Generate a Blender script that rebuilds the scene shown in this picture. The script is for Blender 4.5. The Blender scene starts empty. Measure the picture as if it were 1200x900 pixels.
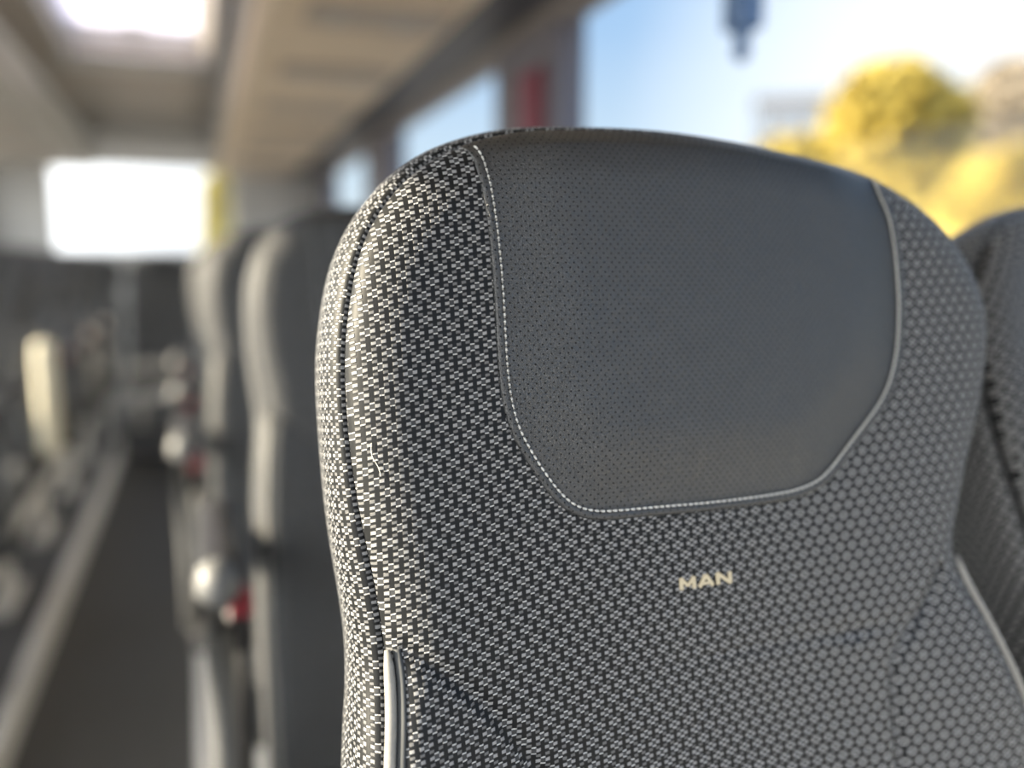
import bpy, bmesh, math, random
import numpy as np
from mathutils import Vector, Matrix

random.seed(7)
SC = bpy.context.scene
COL = SC.collection
PI = math.pi
CAMZ = 1.20                       # eye height above the aisle floor
# ------------------------------------------------------------------ camera
FPX = 1000.0
PSI, TH = math.radians(20.3), math.radians(8.0)
cR = np.array([math.cos(PSI), -math.sin(PSI), 0.0])
cH = np.array([math.sin(PSI), math.cos(PSI), 0.0])
cZ = np.array([0, 0, 1.0])
cF = math.cos(TH) * cH - math.sin(TH) * cZ
cU = math.sin(TH) * cH + math.cos(TH) * cZ


def ray(u, v):
    return (u - 600) / FPX * cR - (v - 450) / FPX * cU + cF


cam_d = bpy.data.cameras.new('camera')
cam = bpy.data.objects.new('camera', cam_d)
COL.objects.link(cam)
cam.matrix_world = Matrix(((cR[0], cU[0], -cF[0], 0), (cR[1], cU[1], -cF[1], 0),
                           (cR[2], cU[2], -cF[2], CAMZ), (0, 0, 0, 1)))
cam_d.sensor_width = 36
cam_d.lens = 36 * FPX / 1200
cam_d.clip_start = 0.02
cam_d.clip_end = 500
cam_d.dof.use_dof = True
cam_d.dof.focus_distance = 0.442
cam_d.dof.aperture_fstop = 30 / 17.0
SC.camera = cam


# ------------------------------------------------------------------ node helpers
class NT:
    def __init__(s, name):
        s.m = bpy.data.materials.new(name)
        s.m.use_nodes = True
        s.t = s.m.node_tree
        s.b = s.t.nodes['Principled BSDF']
        s.out = s.t.nodes['Material Output']

    def n(s, typ, **k):
        x = s.t.nodes.new(typ)
        for a, v in k.items():
            setattr(x, a, v)
        return x

    def link(s, a, b):
        s.t.links.new(a, b)

    def _in(s, node, i, v):
        if isinstance(v, (int, float)):
            node.inputs[i].default_value = v
        elif isinstance(v, tuple):
            node.inputs[i].default_value = v
        else:
            s.link(v, node.inputs[i])

    def math(s, op, a, b=0.0, c=0.0):
        x = s.n('ShaderNodeMath', operation=op)
        s._in(x, 0, a)
        s._in(x, 1, b)
        s._in(x, 2, c)
        return x.outputs[0]

    def below(s, v, edge, soft):          # 1 where v < edge, soft shoulder
        x = s.n('ShaderNodeMapRange', interpolation_type='SMOOTHSTEP')
        s._in(x, 0, v)
        x.inputs[1].default_value = edge - soft
        x.inputs[2].default_value = edge + soft
        x.inputs[3].default_value = 1
        x.inputs[4].default_value = 0
        return x.outputs[0]

    def mix(s, f, a, b):
        x = s.n('ShaderNodeMix', data_type='RGBA')
        s._in(x, 0, f)
        for i, v in ((6, a), (7, b)):
            s._in(x, i, v)
        return x.outputs[2]

    def set(s, **k):
        for a, v in k.items():
            a = a.replace('_', ' ')
            if isinstance(v, (int, float, tuple)):
                s.b.inputs[a].default_value = v
            else:
                s.link(v, s.b.inputs[a])

    def bump(s, h, dist, strength=1.0):
        x = s.n('ShaderNodeBump')
        x.inputs['Strength'].default_value = strength
        x.inputs['Distance'].default_value = dist
        s.link(h, x.inputs['Height'])
        s.link(x.outputs[0], s.b.inputs['Normal'])


def rgb(r, g, b):
    return (r, g, b, 1.0)


def plain(name, c, rough=.6, spec=.5, metal=0.0, noise=0.0, nscale=20, bump=0.0):
    k = NT(name)
    k.set(Roughness=rough, Metallic=metal)
    k.b.inputs['Specular IOR Level'].default_value = spec
    if noise:
        tx = k.n('ShaderNodeTexCoord')
        nz = k.n('ShaderNodeTexNoise')
        nz.inputs['Scale'].default_value = nscale
        nz.inputs['Detail'].default_value = 4
        k.link(tx.outputs['Object'], nz.inputs['Vector'])
        a = tuple(x * (1 - noise) for x in c) + (1,)
        b = tuple(min(1, x * (1 + noise)) for x in c) + (1,)
        k.set(Base_Color=k.mix(nz.outputs[0], a, b))
        if bump:
            k.bump(nz.outputs[0], bump)
    else:
        k.set(Base_Color=rgb(*c))
    return k.m


def fabric(name, P=.0098, R=.0064):
    """black cloth with small silver-grey dashes grouped in fours"""
    k = NT(name)
    uv = k.n('ShaderNodeUVMap')
    uv.uv_map = 'UVMap'
    # tiny thread waviness
    nz = k.n('ShaderNodeTexNoise')
    nz.inputs['Scale'].default_value = 260
    nz.inputs['Detail'].default_value = 2
    k.link(uv.outputs[0], nz.inputs['Vector'])
    sep = k.n('ShaderNodeSeparateXYZ')
    k.link(uv.outputs[0], sep.inputs[0])
    wob = k.math('MULTIPLY_ADD', nz.outputs[0], .16, -.08)
    x = k.math('DIVIDE', sep.outputs[0], P / 2)
    y = k.math('ADD', k.math('DIVIDE', sep.outputs[1], R), wob)
    y = k.math('SUBTRACT', y, k.math('MULTIPLY', x, 0.03))
    fx = k.math('ABSOLUTE', k.math('SUBTRACT', k.math('FRACT', x), .5))
    gx = k.math('ABSOLUTE', k.math('SUBTRACT', k.math('FRACT', k.math('ADD', x, .5)), .5))
    fy = k.math('ABSOLUTE', k.math('SUBTRACT', k.math('FRACT', k.math('ADD', y, .5)), .5))
    hy = k.math('ABSOLUTE', k.math('SUBTRACT', k.math('FRACT', y), .5))
    cx = k.below(fx, .25, .05)
    rect = k.math('MULTIPLY', cx, k.below(fy, .14, .035))
    dim = k.math('MULTIPLY', cx, k.below(hy, .12, .04))
    xi = k.math('FLOOR', k.math('ADD', x, .5))
    yi = k.math('FLOOR', k.math('ADD', y, .5))
    par = k.math('SUBTRACT', 1.0, k.math('PINGPONG', k.math('ADD', xi, yi), 1.0))
    th = k.math('MULTIPLY', k.below(gx, .25, .06),
                k.below(k.math('ABSOLUTE', k.math('SUBTRACT', fy, .265)), .064, .03))
    th = k.math('MULTIPLY', th, par)
    c = k.mix(dim, rgb(.006, .0066, .0074), rgb(.115, .115, .117))
    fill = k.math('MULTIPLY', k.math('MULTIPLY', k.below(gx, .25, .08), k.below(fy, .2, .06)), par)
    c = k.mix(fill, c, rgb(.038, .039, .041))
    c = k.mix(rect, c, rgb(.235, .235, .238))
    c = k.mix(th, c, rgb(.42, .42, .42))
    k.set(Base_Color=c, Roughness=.5)
    k.b.inputs['Specular IOR Level'].default_value = .20
    k.b.inputs['Sheen Weight'].default_value = .20
    k.b.inputs['Sheen Roughness'].default_value = .28
    k.b.inputs['Sheen Tint'].default_value = rgb(.8, .84, .9)
    # rounded thread heights
    rx = k.math('SUBTRACT', 1.0, k.math('MULTIPLY', fx, fx))
    h = k.math('ADD', k.math('MULTIPLY', rect, .7), k.math('MULTIPLY', th, 1.0))
    h = k.math('ADD', h, k.math('MULTIPLY', dim, .35))
    h = k.math('MULTIPLY', h, rx)
    k.bump(h, .0009, .9)
    return k.m


def leather(name, perforated=True):
    k = NT(name)
    uv = k.n('ShaderNodeUVMap')
    uv.uv_map = 'UVMap'
    vo = k.n('ShaderNodeTexVoronoi', feature='DISTANCE_TO_EDGE')
    vo.inputs['Scale'].default_value = 900
    k.link(uv.outputs[0], vo.inputs['Vector'])
    nz = k.n('ShaderNodeTexNoise')
    nz.inputs['Scale'].default_value = 45
    nz.inputs['Detail'].default_value = 5
    k.link(uv.outputs[0], nz.inputs['Vector'])
    h = k.math('MULTIPLY', k.below(vo.outputs[0], .12, .12), -.30)
    h = k.math('ADD', h, k.math('MULTIPLY', nz.outputs[0], .8))
    base = k.mix(nz.outputs[0], rgb(.014, .015, .0165), rgb(.022, .0235, .025))
    if perforated:
        sep = k.n('ShaderNodeSeparateXYZ')
        k.link(uv.outputs[0], sep.inputs[0])
        px, py = .0046, .0026
        row = k.math('FLOOR', k.math('DIVIDE', sep.outputs[1], py))
        x = k.math('ADD', k.math('DIVIDE', sep.outputs[0], px), k.math('MULTIPLY', row, .5))
        dx = k.math('MULTIPLY', k.math('SUBTRACT', k.math('FRACT', x), .5), px)
        dy = k.math('MULTIPLY', k.math('SUBTRACT', k.math('FRACT', k.math('DIVIDE', sep.outputs[1], py)), .5), py)
        d = k.math('SQRT', k.math('ADD', k.math('MULTIPLY', dx, dx), k.math('MULTIPLY', dy, dy)))
        hole = k.below(d, .00042, .00012)
        base = k.mix(hole, base, rgb(.004, .004, .004))
        h = k.math('SUBTRACT', h, k.math('MULTIPLY', hole, .9))
        k.set(Specular_IOR_Level=k.math('SUBTRACT', .8, k.math('MULTIPLY', hole, .75)))
        k.set(Roughness=k.math('ADD', .36, k.math('MULTIPLY', hole, .4)))
    else:
        k.set(Roughness=.42)
    k.set(Base_Color=base)
    k.bump(h, .0006, .8)
    return k.m


def glass(name, tint, refl=.06):
    k = NT(name)
    k.t.nodes.remove(k.b)
    tr = k.n('ShaderNodeBsdfTransparent')
    tr.inputs[0].default_value = rgb(*tint)
    gl = k.n('ShaderNodeBsdfGlossy')
    gl.inputs['Roughness'].default_value = .02
    mx = k.n('ShaderNodeMixShader')
    mx.inputs[0].default_value = refl
    k.link(tr.outputs[0], mx.inputs[1])
    k.link(gl.outputs[0], mx.inputs[2])
    k.link(mx.outputs[0], k.out.inputs['Surface'])
    return k.m


def frosted(name, c):
    k = NT(name)
    k.t.nodes.remove(k.b)
    a = k.n('ShaderNodeBsdfTranslucent')
    a.inputs[0].default_value = rgb(*c)
    b = k.n('ShaderNodeBsdfTransparent')
    b.inputs[0].default_value = rgb(*c)
    mx = k.n('ShaderNodeMixShader')
    mx.inputs[0].default_value = .45
    k.link(a.outputs[0], mx.inputs[1])
    k.link(b.outputs[0], mx.inputs[2])
    k.link(mx.outputs[0], k.out.inputs['Surface'])
    return k.m


M = dict(
    fabric=fabric('black_cloth_with_silver_dashes'),
    leather=leather('perforated_black_leather'),
    thread=plain('pale_grey_thread', (.50, .50, .48), .55),
    piping=plain('grey_leather_piping', (.22, .21, .19), .5, noise=.15, nscale=400, bump=.0003),
    tape=plain('dark_leather_tape', (.022, .025, .028), .6),
    gold=plain('cream_gold_thread', (.48, .41, .28), .45, noise=.2, nscale=900, bump=.0003),
    shell=plain('dark_plastic_shell', (.05, .05, .052), .5),
    pale=plain('pale_grey_plastic', (.34, .34, .32), .45),
    cream=plain('cream_plastic', (.78, .72, .55), .5),
    frame=plain('pale_painted_metal', (.68, .66, .62), .4),
    red=plain('red_plastic', (.20, .012, .022), .4),
    black=plain('black_plastic', (.02, .02, .022), .45),
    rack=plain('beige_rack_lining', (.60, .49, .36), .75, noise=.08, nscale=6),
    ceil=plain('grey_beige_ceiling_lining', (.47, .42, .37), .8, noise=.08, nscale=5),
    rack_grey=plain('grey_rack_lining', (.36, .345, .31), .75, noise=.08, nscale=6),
    panel=plain('brown_grey_panel', (.34, .29, .24), .6),
    reveal=plain('cream_hatch_reveal', (.70, .66, .52), .6),
    bracket=plain('mid_grey_plastic', (.13, .13, .128), .5),
    rail=plain('pale_grey_rail', (.50, .50, .47), .4),
    dark=plain('dark_grey_trim', (.045, .045, .052), .6),
    wall=plain('grey_side_lining', (.45, .45, .44), .7, noise=.06, nscale=8),
    pillar=plain('grey_pillar_lining', (.13, .12, .135), .7),
    beam=plain('brown_grey_window_beam', (.23, .20, .18), .6),
    floor=plain('dark_vinyl_floor', (.046, .043, .037), .5, noise=.35, nscale=30),
    plat=plain('dark_grey_platform_vinyl', (.07, .07, .07), .6, noise=.2, nscale=30),
    trim=plain('pale_metal_edge', (.74, .72, .68), .35, metal=.2),
    glass=glass('clear_window_glass', (.96, .98, 1.0), .012),
    hatch=frosted('milky_hatch_glass', (.74, .72, .78)),
    blue=plain('dull_blue_plastic', (.09, .16, .30), .6),
    redtrim=plain('dull_red_trim', (.15, .025, .045), .6),
    hair=plain('pale_fibre', (.7, .68, .62), .6),
    leaf1=plain('yellow_autumn_leaves', (.30, .225, .035), .7, noise=.3, nscale=.8),
    leaf2=plain('brown_autumn_leaves', (.18, .145, .10), .7, noise=.3, nscale=.8),
    leaf3=plain('pale_yellow_leaves', (.42, .36, .13), .7, noise=.3, nscale=.8),
    bark=plain('grey_brown_bark', (.12, .09, .07), .9, noise=.3, nscale=6),
    conc=plain('pale_grey_concrete', (.085, .09, .105), .8, noise=.1, nscale=.4),
    pane=plain('blue_grey_window', (.10, .13, .17), .2),
    ground=plain('pale_asphalt', (.26, .25, .24), .9, noise=.2, nscale=.3),
)


# ------------------------------------------------------------------ mesh helpers
def link(o, parent=None):
    COL.objects.link(o)
    if parent is not None:
        o.parent = parent
    return o


def tag(o, label=None, cat=None, group=None, kind=None):
    for a, v in (('label', label), ('category', cat), ('group', group), ('kind', kind)):
        if v:
            o[a] = v
    return o


def empty(name, loc, label, cat, group=None):
    o = bpy.data.objects.new(name, None)
    o.empty_display_size = .05
    o.location = loc
    link(o)
    return tag(o, label, cat, group)


def mesh_np(name, V, F, mat, parent=None, uv=None, smooth=True, off=(0, 0, 0)):
    me = bpy.data.meshes.new(name)
    V = np.asarray(V, float) - np.asarray(off, float)
    me.from_pydata(V.tolist(), [], [tuple(map(int, f)) for f in F])
    if uv is not None:
        l = me.uv_layers.new(name='UVMap')
        vi = np.empty(len(me.loops), dtype=np.int32)
        me.loops.foreach_get('vertex_index', vi)
        l.data.foreach_set('uv', np.asarray(uv, np.float32)[vi].ravel())
    if smooth:
        me.polygons.foreach_set('use_smooth', [True] * len(me.polygons))
    me.materials.append(mat)
    me.update()
    return link(bpy.data.objects.new(name, me), parent)


def grid_faces(nu, nv, base=0, closed=False):
    F = []
    for j in range(nv - 1):
        for i in range(nu if closed else nu - 1):
            i2 = (i + 1) % nu
            F.append((base + j * nu + i, base + j * nu + i2, base + (j + 1) * nu + i2, base + (j + 1) * nu + i))
    return F


class MB:
    """collects boxes, tubes and polygons that belong to ONE part"""

    def __init__(s):
        s.bm = bmesh.new()

    def box(s, x0, x1, y0, y1, z0, z1, bev=0.0, seg=2, mat=None):
        r = bmesh.ops.create_cube(s.bm, size=1)
        vs = r['verts']
        mm = Matrix.Translation(((x0 + x1) / 2, (y0 + y1) / 2, (z0 + z1) / 2)) @ Matrix.Diagonal((x1 - x0, y1 - y0, z1 - z0, 1))
        if mat is not None:
            mm = mat @ mm
        bmesh.ops.transform(s.bm, matrix=mm, verts=vs)
        if bev:
            es = list({e for v in vs for e in v.link_edges})
            bmesh.ops.bevel(s.bm, geom=es, offset=bev, segments=seg, profile=.6, affect='EDGES')
        return s

    def prism(s, pts, y0, y1):
        """polygon in x,z extruded along y"""
        a = [s.bm.verts.new((x, y0, z)) for x, z in pts]
        b = [s.bm.verts.new((x, y1, z)) for x, z in pts]
        n = len(pts)
        s.bm.faces.new(a)
        s.bm.faces.new(b[::-1])
        for i in range(n):
            s.bm.faces.new((a[i], b[i], b[(i + 1) % n], a[(i + 1) % n]))
        return s

    def tube(s, pts, r, n=10, flat=1.0):
        pts = [Vector(p) for p in pts]
        rings = []
        up = Vector((0, 0, 1))
        for i, p in enumerate(pts):
            t = (pts[min(i + 1, len(pts) - 1)] - pts[max(i - 1, 0)]).normalized()
            a = t.cross(up)
            if a.length < 1e-3:
                a = t.cross(Vector((1, 0, 0)))
            a.normalize()
            b = t.cross(a)
            rr = r[i] if isinstance(r, (list, tuple)) else r
            rings.append([s.bm.verts.new(p + a * (math.cos(q) * rr) + b * (math.sin(q) * rr * flat))
                          for q in [2 * PI * k / n for k in range(n)]])
        for A, B in zip(rings, rings[1:]):
            for k in range(n):
                s.bm.faces.new((A[k], A[(k + 1) % n], B[(k + 1) % n], B[k]))
        s.bm.faces.new(rings[0][::-1])
        s.bm.faces.new(rings[-1])
        return s

    def build(s, name, mat, parent=None, smooth=False, off=(0, 0, 0)):
        bmesh.ops.translate(s.bm, verts=s.bm.verts, vec=Vector(off) * -1)
        bmesh.ops.recalc_face_normals(s.bm, faces=s.bm.faces)
        me = bpy.data.meshes.new(name)
        s.bm.to_mesh(me)
        s.bm.free()
        me.materials.append(mat)
        if smooth:
            me.polygons.foreach_set('use_smooth', [True] * len(me.polygons))
        return link(bpy.data.objects.new(name, me), parent)


def struct(o):
    o['kind'] = 'structure'
    return o


# ------------------------------------------------------------------ curve helpers
def resample(p, n, t=None):
    p = np.asarray(p, float)
    d = np.r_[0, np.cumsum(np.linalg.norm(np.diff(p, axis=0), axis=1))]
    if t is None:
        t = np.linspace(0, 1, n)
    q = t * d[-1]
    return np.stack([np.interp(q, d, p[:, k]) for k in range(p.shape[1])], 1)


def smoothen(p, n=300, sig=4):
    q = resample(p, n)
    r = int(sig * 3)
    w = np.exp(-.5 * (np.arange(-r, r + 1) / sig) ** 2)
    w /= w.sum()
    # reflect-pad so that the end points stay
    a = np.concatenate([2 * q[0] - q[r:0:-1], q, 2 * q[-1] - q[-2:-r - 2:-1]])
    out = np.stack([np.convolve(a[:, k], w, 'valid') for k in range(q.shape[1])], 1)
    out[0], out[-1] = q[0], q[-1]
    return out


def seg_dist(P, L):
    """distance from each point of P (n,2) to polyline L (m,2)"""
    A, B = L[:-1], L[1:]
    D = B - A
    ll = (D ** 2).sum(1) + 1e-18
    best = np.full(len(P), 1e9)
    for a, d, l in zip(A, D, ll):
        t = np.clip(((P - a) @ d) / l, 0, 1)
        e = P - a - t[:, None] * d
        best = np.minimum(best, (e ** 2).sum(1))
    return np.sqrt(best)


def sstep(a, b, x):
    t = np.clip((x - a) / (b - a), 0, 1)
    return t * t * (3 - 2 * t)


def coons(L, Rr, B, T, nu, nv, cu=.5, cv=.5):
    u = np.linspace(0, 1, nu)
    u = u * (1 - cu) + cu * (.5 - .5 * np.cos(PI * u))
    v = np.linspace(0, 1, nv)
    v = v * (1 - cv) + cv * (.5 - .5 * np.cos(PI * v))
    Lp, Rp = resample(L, nv, v), resample(Rr, nv, v)
    Bp, Tp = resample(B, nu, u), resample(T, nu, u)
    U, V = np.meshgrid(u, v)
    U, V = U[..., None], V[..., None]
    S = (1 - V) * Bp[None] + V * Tp[None] + (1 - U) * Lp[:, None] + U * Rp[:, None]
    S -= (1 - U) * (1 - V) * Bp[0] + U * (1 - V) * Bp[-1] + (1 - U) * V * Tp[0] + U * V * Tp[-1]
    return S.reshape(-1, 2)


# ------------------------------------------------------------------ the coach seat
SL = .20                                   # lean of the backrest: dy per dz
D0 = .455                                  # distance of the seam plane at eye height
H = .018                                   # how far the front bulges over the seam
NV = np.array([0, -1, SL]) / math.hypot(1, SL)


def on_plane(u, v, n):
    """point of the backrest at height n above its seam plane, as (across, up)"""
    r = ray(u, v)
    d = D0 - n * math.hypot(1, SL)
    k = d / (r[1] - SL * r[2])
    q = k * r
    return (q[0], q[2] - n * NV[2])


def place(S, n):
    P = np.stack([S[:, 0], D0 + SL * S[:, 1], S[:, 1]], 1)
    return P + np.asarray(n)[:, None] * NV + np.array([0, 0, CAMZ])


left_px = [(452, 757), (448, 740), (440, 683), (430, 642), (420, 594), (411, 539), (407, 497), (404.5, 455), (403, 400),
           (406.5, 380), (411, 344), (417, 308), (426, 278), (441, 251), (459, 227), (480, 204.5), (504, 185), (549, 168),
           (591, 157), (630, 153)]
right_px = [(1110, 650), (1113, 630), (1121, 590), (1131, 540), (1140, 500), (1149, 460), (1154, 420), (1156, 380), (1152, 350),
            (1138, 318), (1123, 290), (1108, 271), (1092, 254), (1070, 236), (1040, 216.5), (1000, 198), (950, 184.5), (900, 173.5),
            (850, 164.5), (800, 157), (750, 153), (700, 151.5), (650, 151.5)]
lo = [on_plane(*p, 0.0) for p in left_px]
ro = [on_plane(*p, 0.004) for p in right_px]
# the lower wings, which come forward
lw = [(.0735, -.66), (.072, -.45), (.0735, -.32)] + [on_plane(452, 897, .010), on_plane(456, 833, .006)]
rw = [(.486, -.66), (.492, -.45), (.489, -.35)] + [on_plane(1200, 840, .014), on_plane(1155, 740, .009)]
outline = smoothen(np.array(lw + lo + ro[::-1] + rw[::-1]), 700, 5)
LW_Z, RW_Z = lo[0][1], ro[0][1]
# split the outline in four sides
iTL = int(np.argmin(np.linalg.norm(outline - np.array(on_plane(459, 227, 0)), axis=1)))
iTR = int(np.argmin(np.linalg.norm(outline - np.array(on_plane(1090, 253, .004)), axis=1)))
oL, oT, oR = outline[:iTL + 1], outline[iTL:iTR + 1], outline[iTR:][::-1]
oB = np.array([outline[0], outline[-1]])

creaseL = smoothen([on_plane(*p, .020) for p in [(457, 757), (467, 757), (480, 764), (507, 782), (550, 812), (583, 840), (607, 867), (622, 895)]]
                   + [(.172, -.28), (.178, -.36), (.178, -.66)], 200, 3)
creaseR = smoothen([on_plane(*p, .020) for p in [(1107, 668), (1097, 700), (1077, 730), (1060, 753), (1052, 780), (1052, 807), (1055, 840), (1060, 887)]]
                   + [(.396, -.36), (.394, -.66)], 200, 3)


def face_n(S):
    s, z = S[:, 0], S[:, 1]
    d = seg_dist(S, outline)
    low = sstep(LW_Z + .02, LW_Z - .04, z)
    r = .034 * (1 - low) + .016 * low
    q = np.clip(1 - d / r, 0, 1)
    n = H * np.sqrt(1 - q * q)
    # wings
    cl = np.interp(-z, -creaseL[:, 1], creaseL[:, 0])
    cr = np.interp(-z, -creaseR[:, 1], creaseR[:, 0])
    ol = np.interp(-z, -oL[::-1, 1], oL[::-1, 0])
    orr = np.interp(-z, -oR[::-1, 1], oR[::-1, 0])
    wl = np.where(z < creaseL[0, 1], np.clip((cl - s) / np.maximum(cl - ol, 1e-4), 0, 1), 0)
    wr = np.where(z < creaseR[0, 1], np.clip((s - cr) / np.maximum(orr - cr, 1e-4), 0, 1), 0)
    up = sstep(-.18, -.29, z)
    for w, amp in ((wl, .011), (wr, .010)):
        n += amp * up * (w * w * (3 - 2 * w))
    # sewn creases
    for c in (creaseL, creaseR):
        n -= .0038 * np.exp(-(seg_dist(S, c) / .0035) ** 2) * sstep(.0, .010, d)
    # slight hollow of the back and a tuck
    n -= .004 * np.exp(-((s - .28) / .09) ** 2) * sstep(-.16, -.28, z)
    tz = on_plane(1003, 742, .018)
    n -= .003 * np.exp(-(((s - tz[0]) / .010) ** 2 + ((z - tz[1]) / .0035) ** 2))
    n -= .0012 * np.exp(-((z - tz[1] - .002) / .004) ** 2) * sstep(.22, .30, s) * sstep(.42, .38, s)
    return n


# leather pad outline
hl_px = [(556, 174), (564, 215), (571.5, 260), (576, 305), (579.5, 350), (582, 404), (584, 436), (588, 469), (597, 505.5), (616, 540),
         (638, 573), (659, 598), (684, 610), (709, 611), (760, 606), (830, 600), (880, 594), (931, 586), (958, 576), (975, 563),
         (993, 538), (1015, 509), (1033, 485), (1047, 461), (1056, 429), (1060, 400), (1061, 350), (1056, 290), (1050, 254), (1040, 222)]
padline = smoothen([on_plane(*p, .019) for p in hl_px], 500, 5)
pad_l = np.array(on_plane(556, 174, .004))
padline = np.concatenate([padline])


def nearest_out(p):
    return int(np.argmin(np.linalg.norm(outline - p, axis=1)))


iA, iB = nearest_out(padline[0]), nearest_out(padline[-1])
padline = smoothen(np.concatenate([[outline[iA]], padline, [outline[iB]]]), 500, 3)
padtop = outline[iA:iB + 1]
k1 = int(np.argmin(np.linalg.norm(padline - np.array(on_plane(640, 575, .019)), axis=1)))
k2 = int(np.argmin(np.linalg.norm(padline - np.array(on_plane(993, 538, .019)), axis=1)))
pL, pB, pR = padline[:k1 + 1][::-1], padline[k1:k2 + 1], padline[k2:]


def pad_profile(dp):
    w = .0054
    roll = .0019 * np.sqrt(np.clip(1 - (np.clip(dp, 0, w) / w * 2 - 1) ** 2, 0, 1))
    inner = -.0003 + .0066 * sstep(w - .006, w + .046, dp)
    return np.where(dp < w * .86, np.maximum(roll, -.0), np.maximum(inner, roll)) - .0006 * (dp < .0004)


def pad_n(S):
    dp = seg_dist(S, padline)
    do = sstep(0, .014, seg_dist(S, outline))
    return face_n(S) + .0006 + (pad_profile(dp) - .0006) * do, dp


def row_skew(s):
    # the cloth is pulled a little upwards round the left shoulder
    x = np.linspace(0, .6, 601)
    g = np.cumsum(.13 * (1 - sstep(.13, .25, x))) * .001
    return np.interp(s, x, g)


def cloth_uv(S):
    # a little denser in the hollow of the back, where the cloth is not stretched
    x = np.linspace(0, .6, 601)
    g = np.exp(-((x - .30) / .09) ** 2)
    U = np.interp(S[:, 0], x, np.cumsum(1 + .10 * g) * .001)
    w = np.interp(S[:, 0], x, g)
    V = (S[:, 1] + .17) * (1.02 + .05 * w) - row_skew(S[:, 0])
    return np.stack([U, V], 1)


def make_seat(origin):
    """one double-curved coach seat; every mesh hangs under the returned Empty"""
    root = empty('bus_seat', origin, 'x', 'seat')
    # --- front of the backrest
    nu, nv = 250, 330
    S = coons(oL, oR, oB, oT, nu, nv, .45, .35)
    n = face_n(S)
    mesh_np('backrest', place(S, n), grid_faces(nu, nv), M['fabric'], root, uv=cloth_uv(S), off=origin)
    # --- side bolster: band running round the seam
    prof = [(-.0015, -.0050), (.0010, -.0042), (.0036, -.0055), (.0062, -.010), (.0084, -.017), (.0096, -.027), (.0098, -.038),
            (.0090, -.052), (.0068, -.067), (.0030, -.080), (-.0040, -.091), (-.0150, -.0985), (-.030, -.102)]
    O = resample(outline, 420)
    tg = np.gradient(O, axis=0)
    tg /= np.linalg.norm(tg, axis=1)[:, None]
    nrm = np.stack([-tg[:, 1], tg[:, 0]], 1)
    arc = np.r_[0, np.cumsum(np.linalg.norm(np.diff(O, axis=0), axis=1))]
    nbase = face_n(O + nrm * -.0008) * sstep(LW_Z + .0, LW_Z - .06, O[:, 1])
    lowf = sstep(-.08, -.17, O[:, 1])
    V, UV = [], []
    prf = np.array(prof)
    prl = np.r_[0, np.cumsum(np.linalg.norm(np.diff(prf, axis=0), axis=1))]
    for (o, dn), a in zip(prof, prl):
        oo = np.full(len(O), o)
        if o > 0:
            oo = oo * (1 + .45 * lowf)
        V.append(place(O + nrm * oo[:, None], nbase * (1 if dn > -.012 else max(0, 1 + (dn + .012) / .05)) + dn))
        UV.append(np.stack([np.full(len(O), a), arc], 1))
    mesh_np('side_bolster', np.concatenate(V), [f[::-1] for f in grid_faces(len(O), len(prof))], M['fabric'], root,
            uv=np.concatenate(UV), off=origin)
    # --- plastic shell closing the back
    sh = []
    for o, dn in [(-.028, -.100), (-.022, -.106), (-.026, -.112), (-.045, -.116)]:
        sh.append(O + nrm * o)
    S2 = [place(sh[i], np.full(len(O), dn)) for i, dn in enumerate((-.100, -.106, -.112, -.116))]
    ns = len(O)
    Vs = np.concatenate(S2)
    Fs = [f[::-1] for f in grid_faces(ns, 4)]
    half = ns // 2
    b = 3 * ns
    for i in range(half - 1):
        Fs.append((b + i, b + ns - 1 - i, b + ns - 2 - i, b + i + 1))
    mesh_np('back_shell', Vs, Fs, M['shell'], root, off=origin)
    # --- leather head pad
    nu, nv = 230, 190
    S = coons(pL, pR, pB, padtop, nu, nv, .8, .7)
    n, dp = pad_n(S)
    pad = mesh_np('headrest_pad', place(S, n), grid_faces(nu, nv), M['leather'], root, uv=S * np.array([1, 1.02]), off=origin)
    tag(pad, 'perforated black leather headrest pad')
    # --- stitches just inside the rolled edge
    tp = np.gradient(padline, axis=0)
    tp /= np.linalg.norm(tp, axis=1)[:, None]
    npd = np.stack([-tp[:, 1], tp[:, 0]], 1)
    st = padline + npd * .0052
    ls = np.r_[0, np.cumsum(np.linalg.norm(np.diff(st, axis=0), axis=1))]
    m = MB()
    q = .004
    while q < ls[-1] - .006:
        tt = np.linspace(q, q + .0029, 5)
        c = np.stack([np.interp(tt, ls, st[:, 0]), np.interp(tt, ls, st[:, 1])], 1)
        nn, _ = pad_n(c)
        nn = nn + np.array([-.0003, .0006, .0008, .0006, -.0003])
        m.tube(place(c, nn), [.0004, .00062, .00068, .00062, .0004], 6)
        q += .0037
    tag(m.build('stitching', M['thread'], pad, True, off=origin), 'pale grey stitch line')
    # --- piping along both lower wings
    for pts, zt in ((oL, LW_Z), (oR, RW_Z)):
        c = pts[pts[:, 1] < zt + .001]
        c = resample(c, 60)
        cen = np.array([.282, 0])
        nn = face_n(c + (cen - c) * np.array([.01, 0])) * 1.0
        inn = c.copy()
        m = MB()
        m.tube(place(inn, nn + .0015), [.0031] * 58 + [.0028, .0016], 10)
        pp = m.build('piping', M['piping'], root, True, off=origin)
        tag(pp, 'grey leather piping')
        sg = 1 if pts is oL else -1
        rows = [c + np.array([sg * q_, 0]) for q_ in (.0022, .0032, .0052, .0066, .0074)]
        VV = np.concatenate([place(r_, face_n(r_) + e_) for r_, e_ in zip(rows, (-.001, .0012, .0014, .0010, -.0012))])
        mesh_np('piping_tape', VV, grid_faces(len(c), 5), M['tape'], pp, off=origin)
    # --- woven name on the chest of the backrest
    m = MB()
    a = np.array(on_plane(797, 692, .018))
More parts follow.
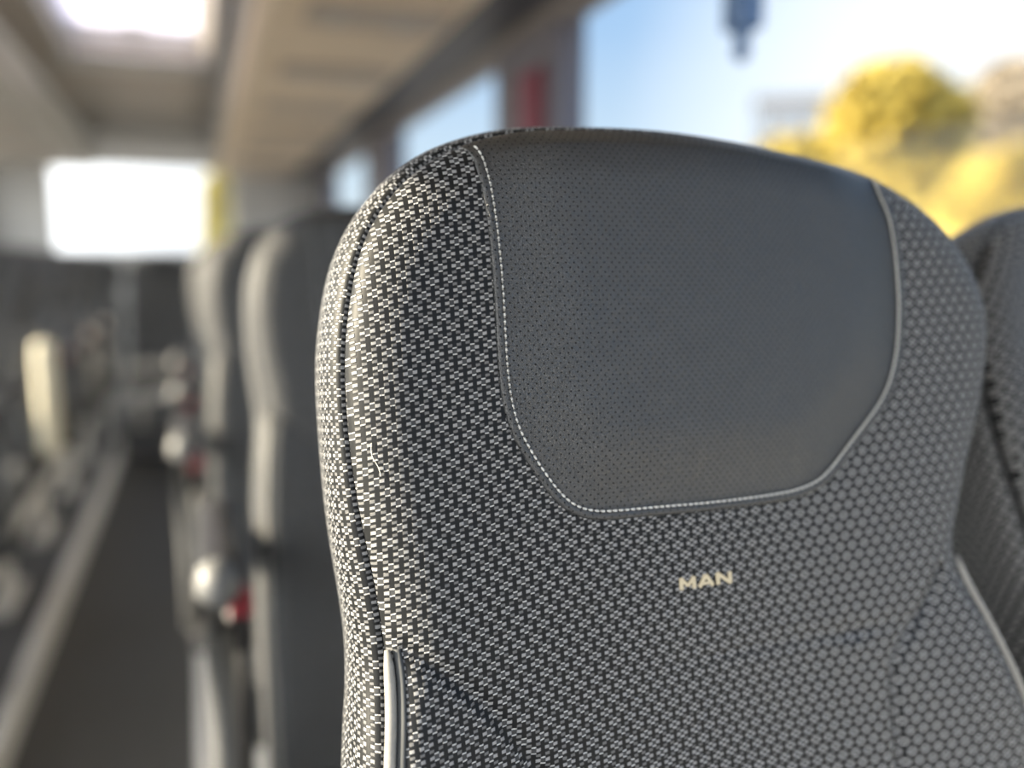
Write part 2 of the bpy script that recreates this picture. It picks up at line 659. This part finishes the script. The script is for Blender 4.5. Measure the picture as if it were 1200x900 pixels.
    e = np.array(on_plane(858, 690, .018))
    Wd = e[0] - a[0]
    hL = .0064
    z0 = a[1] + .0002

    def stroke(p, q2, w):
        p, q2 = np.array(p), np.array(q2)
        t = (q2 - p) / np.linalg.norm(q2 - p)
        k = np.array([-t[1], t[0]]) * w / 2
        quad = np.array([p - k, p + k, q2 + k, q2 - k])
        for lift in (.0011,):
            P = place(quad, face_n(quad) + lift)
            Q = place(quad, face_n(quad) - .001)
            va = [m.bm.verts.new(x) for x in P]
            vb = [m.bm.verts.new(x) for x in Q]
            m.bm.faces.new(va)
            for i in range(4):
                m.bm.faces.new((va[i], va[(i + 1) % 4], vb[(i + 1) % 4], vb[i]))
    lw_ = Wd / 3.35
    for ch, x0 in (('M', a[0]), ('A', a[0] + Wd * .352), ('N', a[0] + Wd * .702)):
        x1 = x0 + lw_
        w = .0021
        if ch == 'M':
            stroke((x0 + w / 2, z0), (x0 + w / 2, z0 + hL), w)
            stroke((x1 - w / 2, z0), (x1 - w / 2, z0 + hL), w)
            stroke((x0 + w * .4, z0 + hL), ((x0 + x1) / 2, z0 + hL * .28), w * .8)
            stroke((x1 - w * .4, z0 + hL), ((x0 + x1) / 2, z0 + hL * .28), w * .8)
        elif ch == 'A':
            stroke((x0 + w * .3, z0), ((x0 + x1) / 2, z0 + hL), w)
            stroke((x1 - w * .3, z0), ((x0 + x1) / 2, z0 + hL), w)
            stroke((x0 + lw_ * .24, z0 + hL * .28), (x1 - lw_ * .24, z0 + hL * .28), w * .7)
        else:
            stroke((x0 + w / 2, z0), (x0 + w / 2, z0 + hL), w)
            stroke((x1 - w / 2, z0), (x1 - w / 2, z0 + hL), w)
            stroke((x0 + w * .4, z0 + hL), (x1 - w * .4, z0), w * .9)
    tag(m.build('lettering', M['gold'], root, off=origin), 'cream woven letters')
    # --- cushion and its frame
    zf = CAMZ - 1.10
    m = MB()
    m.box(.075, .485, -.13, .345, zf + .30, zf + .43, .035, 5)
    c = m.build('seat_cushion', M['fabric'], root, True, off=origin)
    me = c.data
    l = me.uv_layers.new(name='UVMap')
    for lp in me.loops:
        co = me.vertices[lp.vertex_index].co
        l.data[lp.index].uv = (co.x, co.y + co.z)
    MB().box(.085, .475, -.10, .40, zf + .24, zf + .305, .008).build('seat_frame', M['frame'], root, off=origin)
    for x in (.12, .41):
        m = MB()
        m.tube([(x, .24, zf + .27), (x, .12, zf + .16), (x, .08, zf + .02)], [.026, .022, .026], 10)
        m.tube([(x, -.06, zf + .27), (x, .04, zf + .16), (x, .08, zf + .03)], [.020, .018, .024], 10)
        m.box(x - .035, x + .035, -.06, .24, zf, zf + .025, .006)
        m.build('leg', M['frame'], root, off=origin)
    return root


def armrest(root, side, origin):
    """side -1: on the left of the seat, +1: on the right"""
    x = .008 if side < 0 else .552
    m = MB()
    m.box(x - .022, x + .022, .22, .50, .825, .87, .016, 4)
    a = m.build('armrest', M['black'], root, True, off=origin)
    m = MB()
    m.tube([(x, .235, .855), (x, .205, .862), (x, .195, .845), (x, .20, .80), (x, .215, .66), (x, .25, .48)], [.017, .023, .024, .017, .014, .015], 10)
    tag(m.build('armrest_bracket', M['bracket'], a, True, off=origin), 'pale grey bracket')
    m = MB()
    m.tube([(x - side * .02, .36, .83), (x - side * .02, .34, .70), (x - side * .02, .32, .56), (x - side * .02, .31, .45)], [.013, .013, .014, .015], 10)
    m.box(min(x, x - side * .075), max(x, x - side * .075), .25, .33, .42, .46, .006)
    m.build('armrest_strut', M['shell'], a, True, off=origin)
    xb = x + (-side) * .024
    m = MB()
    m.box(xb - .013, xb + .013, .215, .24, .765, .835, .006, 3)
    m.tube([(xb, .228, .77), (xb, .25, .66), (xb, .28, .56)], [.010, .010, .010], 8)
    b = m.build('belt_buckle', M['black'], root, True, off=origin)
    m = MB()
    m.box(xb - .012, xb + .012, .205, .228, .808, .842, .004, 2)
    tag(m.build('release_button', M['red'], b, off=origin), 'red release button')


def copy_tree(o, parent=None, skip=()):
    c = o.copy()
    COL.objects.link(c)
    if parent is not None:
        c.parent = parent
    for ch in list(o.children):
        if ch.name.split('.')[0] in skip:
            continue
        copy_tree(ch, c, skip)
    return c


ORG = (.28, .16, CAMZ - 1.10)
seat0 = make_seat(ORG)
ARM = ('armrest', 'belt_buckle')
# plain copy without armrests first, then the aisle kind
right_next = copy_tree(seat0)
left_first = copy_tree(seat0)
armrest(seat0, -1, ORG)
armrest(left_first, 1, ORG)
tag(seat0, 'nearest coach seat in sharp focus, patterned cloth with black leather head pad', 'seat')
tag(right_next, 'patterned coach seat at the right picture edge, next to the nearest seat', 'seat')
right_next.location = (ORG[0] + .490, ORG[1] - .052, ORG[2])
hinge = Matrix.Translation((0, .18, .42))
for ch in right_next.children:
    if ch.name.split('.')[0] in ('backrest', 'side_bolster', 'back_shell', 'headrest_pad', 'piping', 'lettering'):
        ch.matrix_basis = hinge @ Matrix.Rotation(math.radians(-8.5), 4, 'X') @ hinge.inverted()

ROW = .75
names_r = ['blurred coach seat right behind the nearest one, its edge sunlit',
           'blurred aisle seat second behind the nearest seat, showing a sunlit edge',
           'aisle seat third behind the nearest seat, only its left edge showing',
           'aisle seat fourth behind the nearest seat, a thin sliver by the aisle']
dxr = [0, -.045, -.060, -.075]
for i in range(4):
    o = copy_tree(seat0)
    o.location = (ORG[0] + dxr[i], ORG[1] + ROW * (i + 1), ORG[2])
    tag(o, names_r[i], 'seat', 'seats right of the aisle')
names_l = ['front-most dark coach seat left of the aisle, cut by the left edge',
           'second dark coach seat left of the aisle, with the pale upright armrest',
           'third dark seat left of the aisle, counted from the camera',
           'fourth dark seat left of the aisle, counted from the camera',
           'rearmost dark seat left of the aisle, nearest the rear window']
left_seats = []
for i in range(5):
    o = left_first if i == 0 else copy_tree(left_first, None, ARM if i == 1 else ())
    o.location = (-.525 - .235, ORG[1] + ROW * (3 + i), ORG[2])
    tag(o, names_l[i], 'seat', 'seats left of the aisle')
    left_seats.append(o)
bench = [(-.69, 'rear row seat left of the middle one, under the rear window'),
         (-.215, 'middle seat of the rear row, closing the end of the aisle'),
         (.26, 'rear row seat right of the middle one, mostly hidden')]
for x, lb in bench:
    o = copy_tree(right_next)
    o.location = (x, 6.02, ORG[2] + .02)
    tag(o, lb, 'seat', 'rear row seats')

# the second seat left of the aisle has its armrest folded upright
o = left_seats[1]
ar = MB()
ar.box(.232, .298, .10, .16, .44, .84, .028, 4)
ar.tube([(.25, .20, .44), (.255, .15, .46)], [.018, .018], 10)
tag(ar.build('armrest', M['cream'], o, True), 'pale cream armrest folded upright')
# ------------------------------------------------------------------ lint on the cloth
pts = [(433, 519), (432.5, 528), (434, 537), (439, 543), (442, 550), (443.5, 558)]
c = smoothen([on_plane(*p, .008) for p in pts], 20, 2)
m = MB()
m.tube(place(c, face_n(c) + .0010), .00017, 6)
tag(m.build('lint_fibre', M['hair'], None, True), 'short pale curled fibre stuck on the nearest seat beside its left seam', 'fibre')

# ------------------------------------------------------------------ the coach body
Y0, Y1 = -.85, 7.0
XL, XR = -1.42, 1.0
ZF = CAMZ - 1.10
ZW0, ZW1 = CAMZ - .38, CAMZ + .68       # window sill / head
ZC = CAMZ + .95
struct(MB().box(XL - .1, XR + .1, Y0, Y1 + .1, -.10, .0).build('floor', M['floor']))
struct(MB().box(XL, -.50, Y0, Y1, .0, ZF).build('floor_left', M['plat']))
struct(MB().box(-.02, XR, Y0, Y1, .0, ZF).build('floor_right', M['plat']))
struct(MB().box(-.505, -.475, Y0, Y1, .0, ZF + .006, .004).build('trim_1', M['trim']))
struct(MB().box(-.045, -.015, Y0, Y1, .0, ZF + .006, .004).build('trim_2', M['trim']))
struct(MB().box(-.475, -.045, 5.75, Y1, .0, .17).build('trim_3', M['plat']))

# side walls: lower lining, head, pillars, panes
for side, x0, x1 in (('right', XR, XR + .06), ('left', XL - .06, XL)):
    struct(MB().box(x0, x1, Y0, Y1, 0, ZW0).box(x0, x1, Y0, Y1, ZW1, ZC + .05).build('wall_' + side, M['wall']))
wn = 1
pr = [(Y0, Y0 + .08), (2.24, 2.75), (4.40, 5.05), (6.55, Y1)]
pl = [(Y0, Y0 + .08), (1.0, 1.12), (2.58, 2.70), (4.1, 4.25), (5.4, 5.55), (6.8, Y1)]
tn = 4
for side, ps, x0, x1 in (('right', pr, XR - .045, XR + .05), ('left', pl, XL - .05, XL + .01)):
    for a, b in ps:
        struct(MB().box(x0, x1, a, b, ZW0, ZW1, .012).build('trim_%d' % tn, M['pillar']))
        tn += 1
    for (a, b), (c_, d) in zip(ps, ps[1:]):
        xx = XR + .02 if side == 'right' else XL - .03
        struct(MB().box(xx, xx + .006, b, c_, ZW0, ZW1).build('window_%d' % wn, M['glass']))
        wn += 1
# window head beam and dark channel on the right
struct(MB().prism([(.925, CAMZ + .75), (.925, CAMZ + .69), (.955, CAMZ + .665), (1.0, CAMZ + .655), (1.0, CAMZ + .75)], Y0, Y1).build('trim_%d' % tn, M['beam']))
tn += 1
struct(MB().box(.74, .935, Y0, Y1, CAMZ + .69, CAMZ + .75).build('trim_%d' % tn, M['dark']))
tn += 1
# rear wall with the rear window
RW = (-.93, .30, CAMZ + .10, CAMZ + .71)
m = MB()
m.box(XL - .06, RW[0], Y1, Y1 + .08, 0, ZC + .05)
m.box(RW[1], XR + .06, Y1, Y1 + .08, 0, ZC + .05)
m.box(RW[0], RW[1], Y1, Y1 + .08, 0, RW[2])
m.box(RW[0], RW[1], Y1, Y1 + .08, RW[3], ZC + .05)
struct(m.build('wall_rear', M['wall']))
struct(MB().box(RW[0], RW[1], Y1 + .03, Y1 + .036, RW[2], RW[3]).build('window_%d' % wn, M['glass']))
# ceiling with the hatch opening
HX0, HX1, HY0, HY1 = -.47, .115, 2.55, 4.40
m = MB()
m.box(XL - .06, HX0, Y0, Y1 + .08, ZC, ZC + .05)
m.box(HX1, XR + .06, Y0, Y1 + .08, ZC, ZC + .05)
m.box(HX0, HX1, Y0, HY0, ZC, ZC + .05)
m.box(HX0, HX1, HY1, Y1 + .08, ZC, ZC + .05)
struct(m.build('ceiling', M['ceil']))
# hatch: frame well + milky lid
h = empty('roof_hatch', ((HX0 + HX1) / 2, (HY0 + HY1) / 2, ZC), 'bright milky roof hatch with pale frame in the aisle ceiling', 'roof hatch')
off = tuple(h.location)
m = MB()
t = .03
m.box(HX0 - t, HX0, HY0 - t, HY1 + t, ZC - .025, ZC + .14, .006)
m.box(HX1, HX1 + t, HY0 - t, HY1 + t, ZC - .025, ZC + .14, .006)
m.box(HX0, HX1, HY0 - t, HY0, ZC - .025, ZC + .14, .006)
m.box(HX0, HX1, HY1, HY1 + t, ZC - .025, ZC + .14, .006)
m.build('frame', M['rail'], h, off=off)
MB().prism([(HX1 - .055, ZC + .11), (HX1 + .004, ZC - .02), (HX1 + .004, ZC + .11)], HY0, HY1).build('inner_reveal', M['reveal'], h, off=off)
MB().box(HX0, HX1, HY0, HY1, ZC + .11, ZC + .125).build('lid', M['hatch'], h, off=off)
MB().box(-.24, -.15, HY1 - .10, HY1 - .06, ZC + .085, ZC + .11, .006).build('latch', M['pale'], h, off=off)
# ceiling cross ribs / panels
for i, (a, b) in enumerate(((4.6, 4.68), (5.6, 5.66))):
    struct(MB().box(-.60, .18, a, b, ZC - .02, ZC + .0, .006).build('trim_%d' % tn, M['rail']))
    tn += 1
struct(MB().box(-.60, .18, 6.2, Y1, ZC - .20, ZC).build('trim_%d' % tn, M['wall']))
tn += 1

# luggage racks
def rack(x_in, x_out, sgn, label, lining):
    r = empty('luggage_rack', ((x_in + x_out) / 2, 3.0, CAMZ + .68), label, 'luggage rack')
    off = tuple(r.location)
    zr = CAMZ + .68
    m = MB()
    m.prism([(x_in, zr + .03), (x_in + sgn * .03, zr), (x_out, zr), (x_out, zr + .025), (x_in + sgn * .04, zr + .03), (x_in + sgn * .02, zr + .10), (x_in, zr + .10)], Y0, Y1 - .02)
    m.build('shelf', M[lining], r, off=off)
    m = MB()
    m.tube([(x_in - sgn * .012, y, zr + .125) for y in np.linspace(Y0, Y1 - .02, 12)], .022, 12)
    tag(m.build('front_rail', M['rail'], r, True, off=off), 'pale grey front rail')
    for y in np.arange(.1, 6.6, ROW):
        m = MB()
        m.box(min(x_in + sgn * .12, x_in + sgn * .50), max(x_in + sgn * .12, x_in + sgn * .50), y, y + .22, zr - .014, zr + .004, .006)
        s_ = m.build('service_panel', M['panel'], r, off=off)
        for dx in (.2, .38):
            m = MB()
            m.tube([(x_in + sgn * dx, y + .11, zr - .010), (x_in + sgn * dx, y + .11, zr - .022)], [.026, .020], 12)
            m.build('reading_lamp', M['pale'], s_, off=off)
    m = MB()
    for y in np.arange(.6, 6.9, 1.5):
        m.box(min(x_in + sgn * .02, x_in + sgn * .05), max(x_in + sgn * .02, x_in + sgn * .05), y, y + .03, zr + .02, ZC)
    m.build('bracket', M['rail'], r, off=off)


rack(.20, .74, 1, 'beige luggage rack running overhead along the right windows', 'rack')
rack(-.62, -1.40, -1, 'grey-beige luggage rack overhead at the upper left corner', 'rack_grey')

# red strip on the pillar
m = MB()
m.box(XR - .075, XR - .043, 2.30, 2.46, CAMZ + .05, CAMZ + .55, .012, 3)
tag(m.build('red_strip', M['redtrim']), 'dull red upright strip on the dark window pillar', 'strip')
# hanging pull in front of the window
a = (.90, 1.298)
pu = empty('hanging_pull', (a[0], a[1], CAMZ + .37), 'dull blue pull with a narrow tip hanging at the top of the window', 'pull')
off = tuple(pu.location)
m = MB()
m.box(a[0] - .026, a[0] + .026, a[1] - .029, a[1] + .029, CAMZ + .394, CAMZ + .675, .012, 3)
m.build('strap', M['blue'], pu, True, off=off)
m = MB()
m.tube([(a[0], a[1], CAMZ + q_) for q_ in (.407, .390, .376, .367, .353, .345)], [.024, .016, .011, .015, .014, .006], 12)
m.build('tip', M['blue'], pu, True, off=off)

# ------------------------------------------------------------------ outside
struct(MB().box(-120, 120, -60, 160, -1.2, -1.0).build('ground', M['ground']))


def tree(name, x, y, zc, rx, rz, mat, label, n=7500, leaf=.36):
    r = empty(name, (x, y, -1.0), label, 'tree', 'autumn trees outside')
    rnd = random.Random(int(x * 10) + 5)
    V, F = [], []
    blobs = [(rnd.uniform(-.5, .5) * rx, rnd.uniform(-.5, .5) * rx, rnd.uniform(-.5, .55) * rz, rnd.uniform(.38, .6)) for _ in range(16)]
    for i in range(n):
        bx, by, bz, br = rnd.choice(blobs)
        d = Vector((rnd.gauss(0, 1), rnd.gauss(0, 1), rnd.gauss(0, 1))).normalized()
        p = Vector((bx + d.x * br * rx, by + d.y * br * rx, bz + d.z * br * rz)) + Vector((0, 0, zc + 1.0))
        a = Vector((rnd.gauss(0, 1), rnd.gauss(0, 1), rnd.gauss(0, 1))).normalized()
        b = a.orthogonal().normalized()
        s = leaf * rnd.uniform(.6, 1.3)
        k = len(V)
        V += [p - a * s, p + b * s * .6, p + a * s, p - b * s * .6]
        F.append((k, k + 1, k + 2, k + 3))
    mesh_np('crown', [tuple(v) for v in V], F, mat, r, smooth=False)
    m = MB()
    m.tube([(0, 0, 0), (.05, 0, (zc + 1) * .5), (0, .05, zc + 1)], [.035 * (zc + 1) + .05, .03 * (zc + 1), .05], 10)
    for k in range(5):
        an = k * 1.26
        m.tube([(0, 0, (zc + 1) * .6), (math.cos(an) * rx * .3, math.sin(an) * rx * .3, zc + 1), (math.cos(an) * rx * .6, math.sin(an) * rx * .6, zc + 1 + rz * .4)], [.09, .06, .02], 7)
    m.build('trunk', M['bark'], r)


def outp(u, v, dist):
    r = ray(u, v)
    k = dist / math.hypot(r[0], r[1])
    return r * k + np.array([0, 0, CAMZ])


for nm, u, v, dist, wpx, hpx, mat, lb in (
        ('yellow_tree', 1060, 205, 24, 72, 100, 'leaf1', 'large yellow autumn tree outside the right window'),
        ('brown_tree', 1160, 190, 34, 65, 85, 'leaf2', 'brownish autumn tree behind and right of the large yellow one'),
        ('yellow_tree', 1190, 262, 15, 58, 62, 'leaf1', 'yellow tree cut by the right edge of the picture'),
        ('yellow_tree', 930, 205, 44, 45, 40, 'leaf1', 'low yellow tree before the grey block outside'),
        ('yellow_tree', 266, 262, 40, 24, 66, 'leaf3', 'yellow tree beyond the right part of the rear window')):
    p = outp(u, v, dist)
    sc = dist / 1000 * 1.02
    tree(nm, p[0], p[1], p[2], wpx * sc, hpx * sc, M[mat], lb)
# grey block far behind
p = outp(926, 150, 110)
b = empty('tower_block', (p[0], p[1], -1.0), 'distant pale grey tower block outside the right window', 'building')
top = outp(926, 120, 110)[2] + 1.0
az = math.atan2(p[0], p[1])
hw = 110 * .038
mt = Matrix.Rotation(-az, 4, 'Z')
MB().box(-hw, hw, 0, 8, 0, top, mat=mt).build('walls', M['conc'], b)
MB().box(-hw * 1.04, hw * 1.04, -.3, 8.3, top, top + .8, mat=mt).build('roof_edge', M['conc'], b)
for i in range(4):
    for j in range(6):
        x = -hw * .82 + i * hw * .55
        z = top - 3.2 - j * 3.1
        MB().box(x - .75 + hw * .0, x + .75, -.06, .05, z, z + 1.7, mat=mt).build('window', M['pane'], b)

# ------------------------------------------------------------------ light
sd = bpy.data.lights.new('sun', 'SUN')
sd.energy = 24.0
sd.angle = math.radians(.6)
sd.color = (1.0, .84, .60)
so = link(bpy.data.objects.new('sun', sd))
to_sun = Vector((-1, .20, .40)).normalized()
so.rotation_euler = to_sun.to_track_quat('Z', 'Y').to_euler()

w = bpy.data.worlds.new('sky')
SC.world = w
w.use_nodes = True
t = w.node_tree
bg = t.nodes['Background']
tc = t.nodes.new('ShaderNodeTexCoord')


def wn_(typ, **k):
    x = t.nodes.new(typ)
    for a_, v_ in k.items():
        setattr(x, a_, v_)
    return x


def wdot(v):
    x = wn_('ShaderNodeVectorMath', operation='DOT_PRODUCT')
    t.links.new(tc.outputs['Generated'], x.inputs[0])
    x.inputs[1].default_value = Vector(v).normalized()
    return x.outputs['Value']


def wramp(src, pts):
    r_ = wn_('ShaderNodeValToRGB')
    els = r_.color_ramp.elements
    while len(els) < len(pts):
        els.new(.5)
    for e_, (p_, c_) in zip(els, pts):
        e_.position = p_
        e_.color = c_
    t.links.new(src, r_.inputs[0])
    return r_.outputs[0]


def wmix(f, a_, b_, mode='MIX'):
    x = wn_('ShaderNodeMix', data_type='RGBA', blend_type=mode)
    for i_, v_ in ((0, f), (6, a_), (7, b_)):
        if isinstance(v_, (float, int, tuple)):
            x.inputs[i_].default_value = v_
        else:
            t.links.new(v_, x.inputs[i_])
    return x.outputs[2]


el = wdot((0, 0, 1))
base = wramp(el, [(0.0, rgb(.98, 1.0, 1.0)), (.08, rgb(.78, .92, 1.0)), (.25, rgb(.46, .68, .95)), (.8, rgb(.22, .46, .90))])
bank = wramp(wdot((.80, .60, .12)), [(.90, rgb(0, 0, 0)), (.985, rgb(1, 1, 1))])      # bright haze bank low on the right
base = wmix(bank, base, rgb(1.25, 1.28, 1.30))
rearw = wramp(wdot((-.07, 1, .08)), [(.974, rgb(0, 0, 0)), (.99, rgb(1, 1, 1))])     # bright haze behind the coach
base = wmix(rearw, base, rgb(1.7, 1.7, 1.7))
lf = wramp(wdot((-.80, -.56, .24)), [(.80, rgb(0, 0, 0)), (.98, rgb(1, 1, 1))])  # unseen white lobe added to the left-front sky to fill the seat fronts
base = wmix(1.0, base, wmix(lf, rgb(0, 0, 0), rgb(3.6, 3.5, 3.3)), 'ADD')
glow = wramp(wdot(to_sun), [(.2, rgb(0, 0, 0)), (1.0, rgb(1, 1, 1))])                # brighter sky around the sun
front = wramp(wdot((.34, -.74, .62)), [(.89, rgb(0, 0, 0)), (.985, rgb(1, 1, 1))])   # unseen blue lobe added behind the camera to brighten the leather
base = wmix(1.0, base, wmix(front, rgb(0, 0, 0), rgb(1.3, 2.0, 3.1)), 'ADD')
base = wmix(1.0, base, wmix(glow, rgb(0, 0, 0), rgb(6.5, 6.2, 5.6)), 'ADD')
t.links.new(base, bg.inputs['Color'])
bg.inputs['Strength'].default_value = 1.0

vs = SC.view_settings
vs.view_transform = 'Standard'
vs.look = 'None'
vs.gamma = 1.0
vs.use_curve_mapping = False
vs.exposure = 0.0
